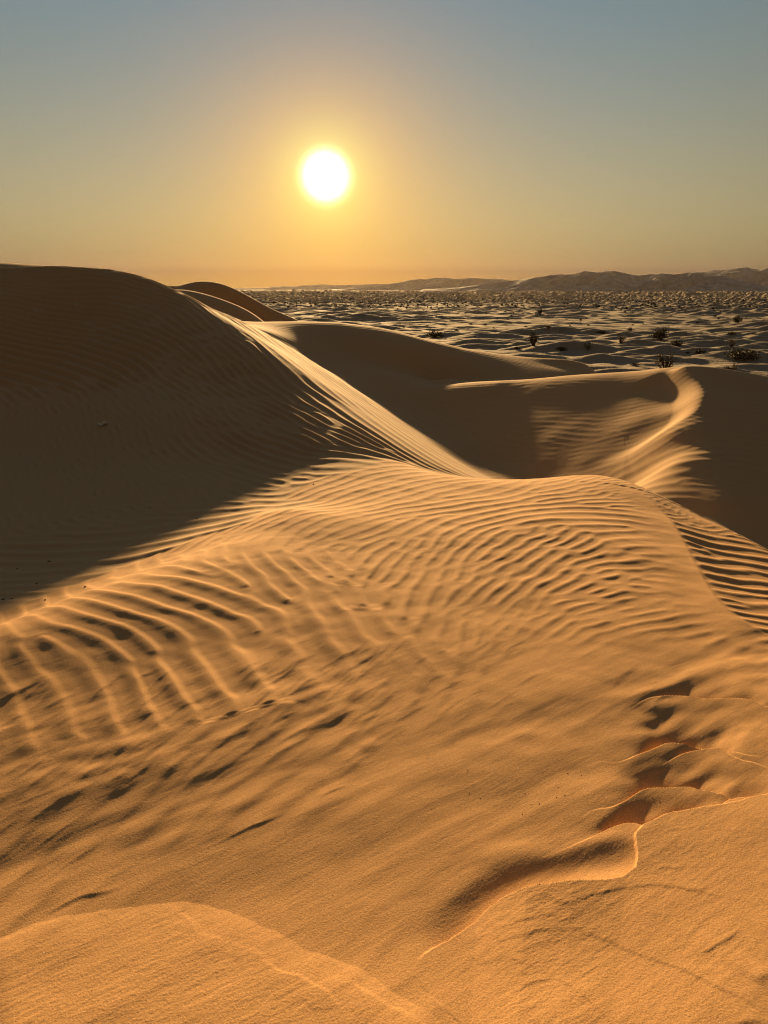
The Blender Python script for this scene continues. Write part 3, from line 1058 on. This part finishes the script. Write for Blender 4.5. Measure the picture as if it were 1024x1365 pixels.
shrub(711, 461, 17, 'upright', 'dark upright bush standing alone on the plain above the back ridge')
shrub(880, 453, 21, 'round', 'rounded dark bush on a hummock, largest in the open plain')
shrub(580, 449, 24, 'low', 'low spreading bush just above the crest of the back ridge, nearest the left dunes')
shrub(887, 493, 32, 'sparse', 'thin twiggy bush half hidden behind the crest of the middle dune')
shrub(989, 478, 36, 'low', 'dark flat mat of shrub on a hummock near the right picture edge')
shrub(979, 495, 12, 'sprig', 'small spiky sprig just above the right dune crest, below the dark flat shrub')
shrub(784, 466, 14, 'sparse', 'pale wispy bush right of the lone upright bush')
shrub(982, 430, 12, 'round', 'small bush on a far hummock toward the right edge')
shrub(720, 420, 8, 'upright', 'tiny upright bush far out on the plain above the lone upright bush')
shrub(934, 471, 15, 'low', 'low brownish bush between the round bush and the flat shrub')
shrub(748, 467, 15, 'low', 'low dark shrub between the upright bush and the wispy bush')
shrub(801, 445, 13, 'low', 'flat dark shrub patch left of the round bush')
shrub(904, 461, 20, 'low', 'flat shrub patch just below and right of the round bush')
shrub(828, 457, 16, 'sparse', 'reddish dry shrub patch left of and below the round bush')
shrub(976, 446, 11, 'low', 'small flat shrub left of a sunlit hummock on the right')
shrub(690, 465, 10, 'low', 'small dark tuft at the foot of the lone upright bush')
shrub(968, 494, 16, 'low', 'dark tuft left of the spiky sprig above the right dune crest')
shrub(975, 462, 14, 'sparse', 'grey twiggy tuft above the dark flat shrub')
shrub(846, 487, 12, 'low', 'dark tuft left of the thin twiggy bush')

# many small tufts: one by one, near ones first
rt = np.random.default_rng(17)
cand = []
for k in range(5200):
    a = math.radians(rt.uniform(-16, 29.5))
    r = math.sqrt(rt.uniform(70 ** 2, 760 ** 2))
    clump = .5 + .5 * float(samp(N1, np.array(math.sin(a) * r + 9), np.array(math.cos(a) * r), 300) / 1.6)
    if r < 260 and rt.random() > .55 * (.35 + .65 * clump):
        continue
    cand.append((r, a))
for k in range(3400):
    a = math.radians(rt.uniform(-16, 29.5))
    r = rt.uniform(270, 900)
    cand.append((r, a))
cand.sort()
xs = np.array([math.sin(a) * r for r, a in cand])
ys = np.array([math.cos(a) * r for r, a in cand])
zs = plain_h(xs, ys)
for k in range(280):
    r, a = cand[k]
    kind = ('low', 'low', 'round', 'low', 'sprig')[k % 5]
    me = KINDS[kind][0]
    o = link('desert_shrub', me)
    s = rt.uniform(.35, .95)
    o.location = (xs[k], ys[k], zs[k] + CAMZ - .03)
    o.rotation_euler.z = rt.uniform(0, 6.28)
    o.scale = (s, s, s * rt.uniform(.7, 1.1))
    tag(o, 'small dark tuft of shrub dotted among the hummocks of the plain', 'shrub', group='small shrub tufts on the plain')
lv, lf = [], []
for k in range(280, len(cand)):
    s = rt.uniform(.6, 1.5)
    c = np.array([xs[k], ys[k], zs[k] + CAMZ])
    for m in range(9):
        an = rt.uniform(0, 6.28)
        d = np.array([math.cos(an), math.sin(an), 0])
        p = c + d * rt.uniform(0, .3) * s
        q = len(lv)
        wv = np.array([-d[1], d[0], 0]) * s * rt.uniform(.22, .42)
        tp = p + d * rt.uniform(0, .4) * s + np.array([0, 0, s * rt.uniform(.2, .55)])
        lv.extend([p - wv, p + wv, tp])
        lf.append((q, q + 1, q + 2))
tag(link('shrubland', mesh_from('shrubland', np.array(lv), np.array(lf), m_leaf, False)), 'dense belt of dark shrubs dotting the far plain below the hills', 'shrubland', 'stuff')

# ------------------------------------------------------------------ small things on the sand
def ground_hit(u, v):
    return hit(u, v)


def clod_mesh(seed, w):
    r = np.random.default_rng(seed)
    import bmesh
    bm = bmesh.new()
    bmesh.ops.create_icosphere(bm, subdivisions=2, radius=w)
    ax = r.uniform(.7, 1.3, 3)
    ph = r.uniform(0, 6, 3)
    for vtx in bm.verts:
        n = vtx.co.normalized()
        k = 1 + .22 * math.sin(n.x * 4 + ph[0]) * math.sin(n.y * 4.5 + ph[1]) + .12 * math.sin(n.z * 7 + ph[2]) + r.normal() * .04
        vtx.co = (vtx.co.x * k * ax[0], vtx.co.y * k * ax[1], vtx.co.z * k * ax[2] * .6)
    me = bpy.data.meshes.new('pebble')
    bm.to_mesh(me)
    bm.free()
    me.materials.append(m_clod)
    return me


clods = [clod_mesh(s, .5) for s in (1, 2, 3)]


def surf_z(x, y):
    a = math.atan2(x, y)
    t = math.log(math.hypot(x, y))
    return float(dune_height(np.array([a, a + 1e-4]), np.array([t, t + 1e-4]))[2][0, 0])


for k, (u, v, w) in enumerate([(66, 750, .016), (49, 779, .014), (114, 785, .014), (5, 801, .014), (16, 800, .012), (61, 803, .012), (23, 757, .010), (263, 694, .014), (418, 646, .016), (200, 678, .013)]):
    x, y, z = hit(u, v)
    o = link('pebble', clods[k % 3])
    o.location = (x, y, surf_z(x, y) + CAMZ + w * .15)
    o.scale = (w * 1.5, w * 1.1, w)
    o.rotation_euler.z = k * 1.7
    tag(o, 'tiny dark pebble lying in the shaded hollow below the left dune', 'pebble', group='pebbles in the shaded hollow')
rp = np.random.default_rng(4)
for k in range(26):
    u, v = [(757, 1028), (590, 1047), (700, 1055), (720, 1062), (708, 1070), (860, 1075), (880, 1062), (900, 1080), (870, 1058), (890, 1010), (905, 1018), (915, 1012)][k] if k < 12 else (rp.uniform(560, 930), rp.uniform(1010, 1085))
    x, y, z = hit(u, v)
    w = rp.uniform(.0016, .0034)
    o = link('pebble', clods[k % 3])
    o.location = (x, y, surf_z(x, y) + CAMZ + w * .15)
    o.scale = (w * 1.3, w, w)
    o.rotation_euler.z = k * 1.1
    tag(o, 'dark speck of grit on the sunlit sand near the footprints', 'pebble', group='grit specks near the footprints')

# a pale scrap caught on the face of the left dune
import bmesh
bm = bmesh.new()
bmesh.ops.create_grid(bm, x_segments=10, y_segments=8, size=.5)
r_ = np.random.default_rng(9)
for vtx in bm.verts:
    x, y = vtx.co.x, vtx.co.y
    vtx.co = (x * (1 + .2 * math.sin(y * 5)) + .03 * r_.normal(), y * .6 + .04 * math.sin(x * 9), .22 + .16 * math.sin(x * 6 + y * 3) + .12 * math.cos(y * 8 - x * 2) + .04 * r_.normal())
sm = bpy.data.meshes.new('scrap')
bm.to_mesh(sm)
bm.free()
sm.materials.append(m_scrap)
scrap = link('crumpled_scrap', sm)
x, y, z = hit(137, 567)
scrap.location = (x, y, surf_z(x, y) + CAMZ)
scrap.scale = (.10, .10, .10)
so = scrap.modifiers.new('thickness', 'SOLIDIFY')
so.thickness = .03
tag(scrap, 'small crumpled white scrap lying on the shaded face of the left dune', 'litter')

# ------------------------------------------------------------------ haze
hz = bpy.data.materials.new('haze')
N, L = nodes(hz)
N.remove(N['Principled BSDF'])
pv = N.new('ShaderNodeVolumePrincipled')
pv.inputs['Color'].default_value = (.80, .72, .62, 1)
pv.inputs['Density'].default_value = .0000125
pv.inputs['Anisotropy'].default_value = .62
L.new(pv.outputs[0], N['Material Output'].inputs['Volume'])
B = 4600.0
zt, zb = CAMZ + 135, -4.0
hv = np.array([(-B, -B, zb), (B, -B, zb), (B, B, zb), (-B, B, zb), (-B, -B, zt), (B, -B, zt), (B, B, zt), (-B, B, zt)])
hq = np.array([(0, 3, 2, 1), (4, 5, 6, 7), (0, 1, 5, 4), (1, 2, 6, 5), (2, 3, 7, 6), (3, 0, 4, 7)])
tag(link('haze', mesh_from('haze', hv, hq, hz, False)), 'golden dust haze veiling the far hills', 'haze', 'stuff')

# ------------------------------------------------------------------ sun, sky
SD = np.array([math.sin(SUN_AZ) * math.cos(SUN_EL), math.cos(SUN_AZ) * math.cos(SUN_EL), math.sin(SUN_EL)])
sun = bpy.data.lights.new('sun', 'SUN')
sun.energy = 5.0
sun.angle = math.radians(1.2)
sun.color = (1, .62, .26)
so_ = bpy.data.objects.new('sun', sun)
col.objects.link(so_)
from mathutils import Vector
so_.rotation_euler = Vector(SD).to_track_quat('Z', 'Y').to_euler()

wd = bpy.data.worlds.new('World')
sc.world = wd
wd.use_nodes = True
N, L = wd.node_tree.nodes, wd.node_tree.links
bg = N['Background']
bg.inputs['Strength'].default_value = .93
sky = N.new('ShaderNodeTexSky')
sky.sky_type = 'NISHITA'
sky.sun_disc = False
sky.sun_elevation = SUN_EL
sky.sun_rotation = SUN_AZ
sky.dust_density = 3.0
sky.air_density = 1.0
tc = N.new('ShaderNodeTexCoord')
nrm = N.new('ShaderNodeVectorMath')
nrm.operation = 'NORMALIZE'
L.new(tc.outputs['Generated'], nrm.inputs[0])
dot = N.new('ShaderNodeVectorMath')
dot.operation = 'DOT_PRODUCT'
dot.inputs[1].default_value = tuple(SD)
L.new(nrm.outputs[0], dot.inputs[0])


def math_(op, a, b=None, c=None):
    n = N.new('ShaderNodeMath')
    n.operation = op
    for k, s in enumerate((a, b, c)):
        if s is None:
            continue
        if isinstance(s, (int, float)):
            n.inputs[k].default_value = s
        else:
            L.new(s, n.inputs[k])
    return n.outputs[0]


ang = math_('MULTIPLY', math_('ARCCOSINE', math_('MINIMUM', dot.outputs['Value'], .9999999)), 180 / math.pi)
sepx = N.new('ShaderNodeSeparateXYZ')
L.new(nrm.outputs[0], sepx.inputs[0])
elev = math_('MULTIPLY', math_('ARCSINE', sepx.outputs['Z']), 180 / math.pi)


def scaled(colr, fac):
    n = N.new('ShaderNodeVectorMath')
    n.operation = 'SCALE'
    if isinstance(colr, tuple):
        n.inputs[0].default_value = colr
    else:
        L.new(colr, n.inputs[0])
    if isinstance(fac, (int, float)):
        n.inputs[3].default_value = fac
    else:
        L.new(fac, n.inputs[3])
    return n.outputs[0]


def addv(a, b):
    n = N.new('ShaderNodeVectorMath')
    n.operation = 'ADD'
    L.new(a, n.inputs[0])
    L.new(b, n.inputs[1])
    return n.outputs[0]


def lobe(width, power=1.0):
    q = math_('DIVIDE', ang, width)
    if power != 1.0:
        q = math_('POWER', q, power)
    return math_('EXPONENT', math_('MULTIPLY', q, -1.0))


# dust layer: tawny at the horizon, grey blue above, aureole round the sun, dimmer away from the sun
side_ = math_('ADD', math_('MULTIPLY', lobe(46.0, 2.0), .95), .05)


def elobe(width, lowest=0.0):
    return math_('EXPONENT', math_('MULTIPLY', math_('DIVIDE', math_('MAXIMUM', elev, lowest), width), -1.0))


tot = scaled((.0555, .1239, .1693), side_)
tot = addv(tot, scaled((.027, .0168, .0090), math_('SUBTRACT', 1.0, side_)))
tot = addv(tot, scaled((.3767, .1921, -.1), math_('MULTIPLY', side_, elobe(9.0))))
tot = addv(tot, scaled((-.4765, -.3523, -.0545), math_('MULTIPLY', side_, elobe(2.5, 1.2))))
tot = addv(tot, scaled((.49, .245, .02), lobe(5.0)))
tot = addv(tot, scaled((-.136, -.1333, -.0732), lobe(14.0)))
tot = addv(tot, scaled((-.0123, .0941, .0239), lobe(2.9, 2.2)))
tot = addv(tot, scaled((3.0, 2.6, 1.5), lobe(1.27, 2.8)))
mx = N.new('ShaderNodeVectorMath')
mx.operation = 'MAXIMUM'
mx.inputs[1].default_value = (.008, .008, .008)
L.new(tot, mx.inputs[0])
tot = addv(mx.outputs[0], scaled(sky.outputs[0], .0005))
L.new(tot, bg.inputs['Color'])

# ------------------------------------------------------------------ camera and render settings
cam = bpy.data.cameras.new('camera')
cam.sensor_fit = 'VERTICAL'
cam.sensor_height = 24
cam.lens = 24 * F / 1365
cam.clip_start = .05
cam.clip_end = 60000
co_ = bpy.data.objects.new('camera', cam)
col.objects.link(co_)
co_.location = (0, 0, CAMZ)
co_.rotation_euler = (math.pi / 2 - PITCH, 0, 0)
sc.camera = co_
sc.view_settings.view_transform = 'Standard'
sc.view_settings.look = 'None'
sc.view_settings.exposure = 1.35
sc.view_settings.gamma = 1.0
sc.cycles.use_denoising = True
sc.cycles.denoiser = 'OPENIMAGEDENOISE'
sc.cycles.volume_bounces = 1
sc.cycles.filter_width = 1.1
sc.cycles.max_bounces = 6
sc.cycles.diffuse_bounces = 2
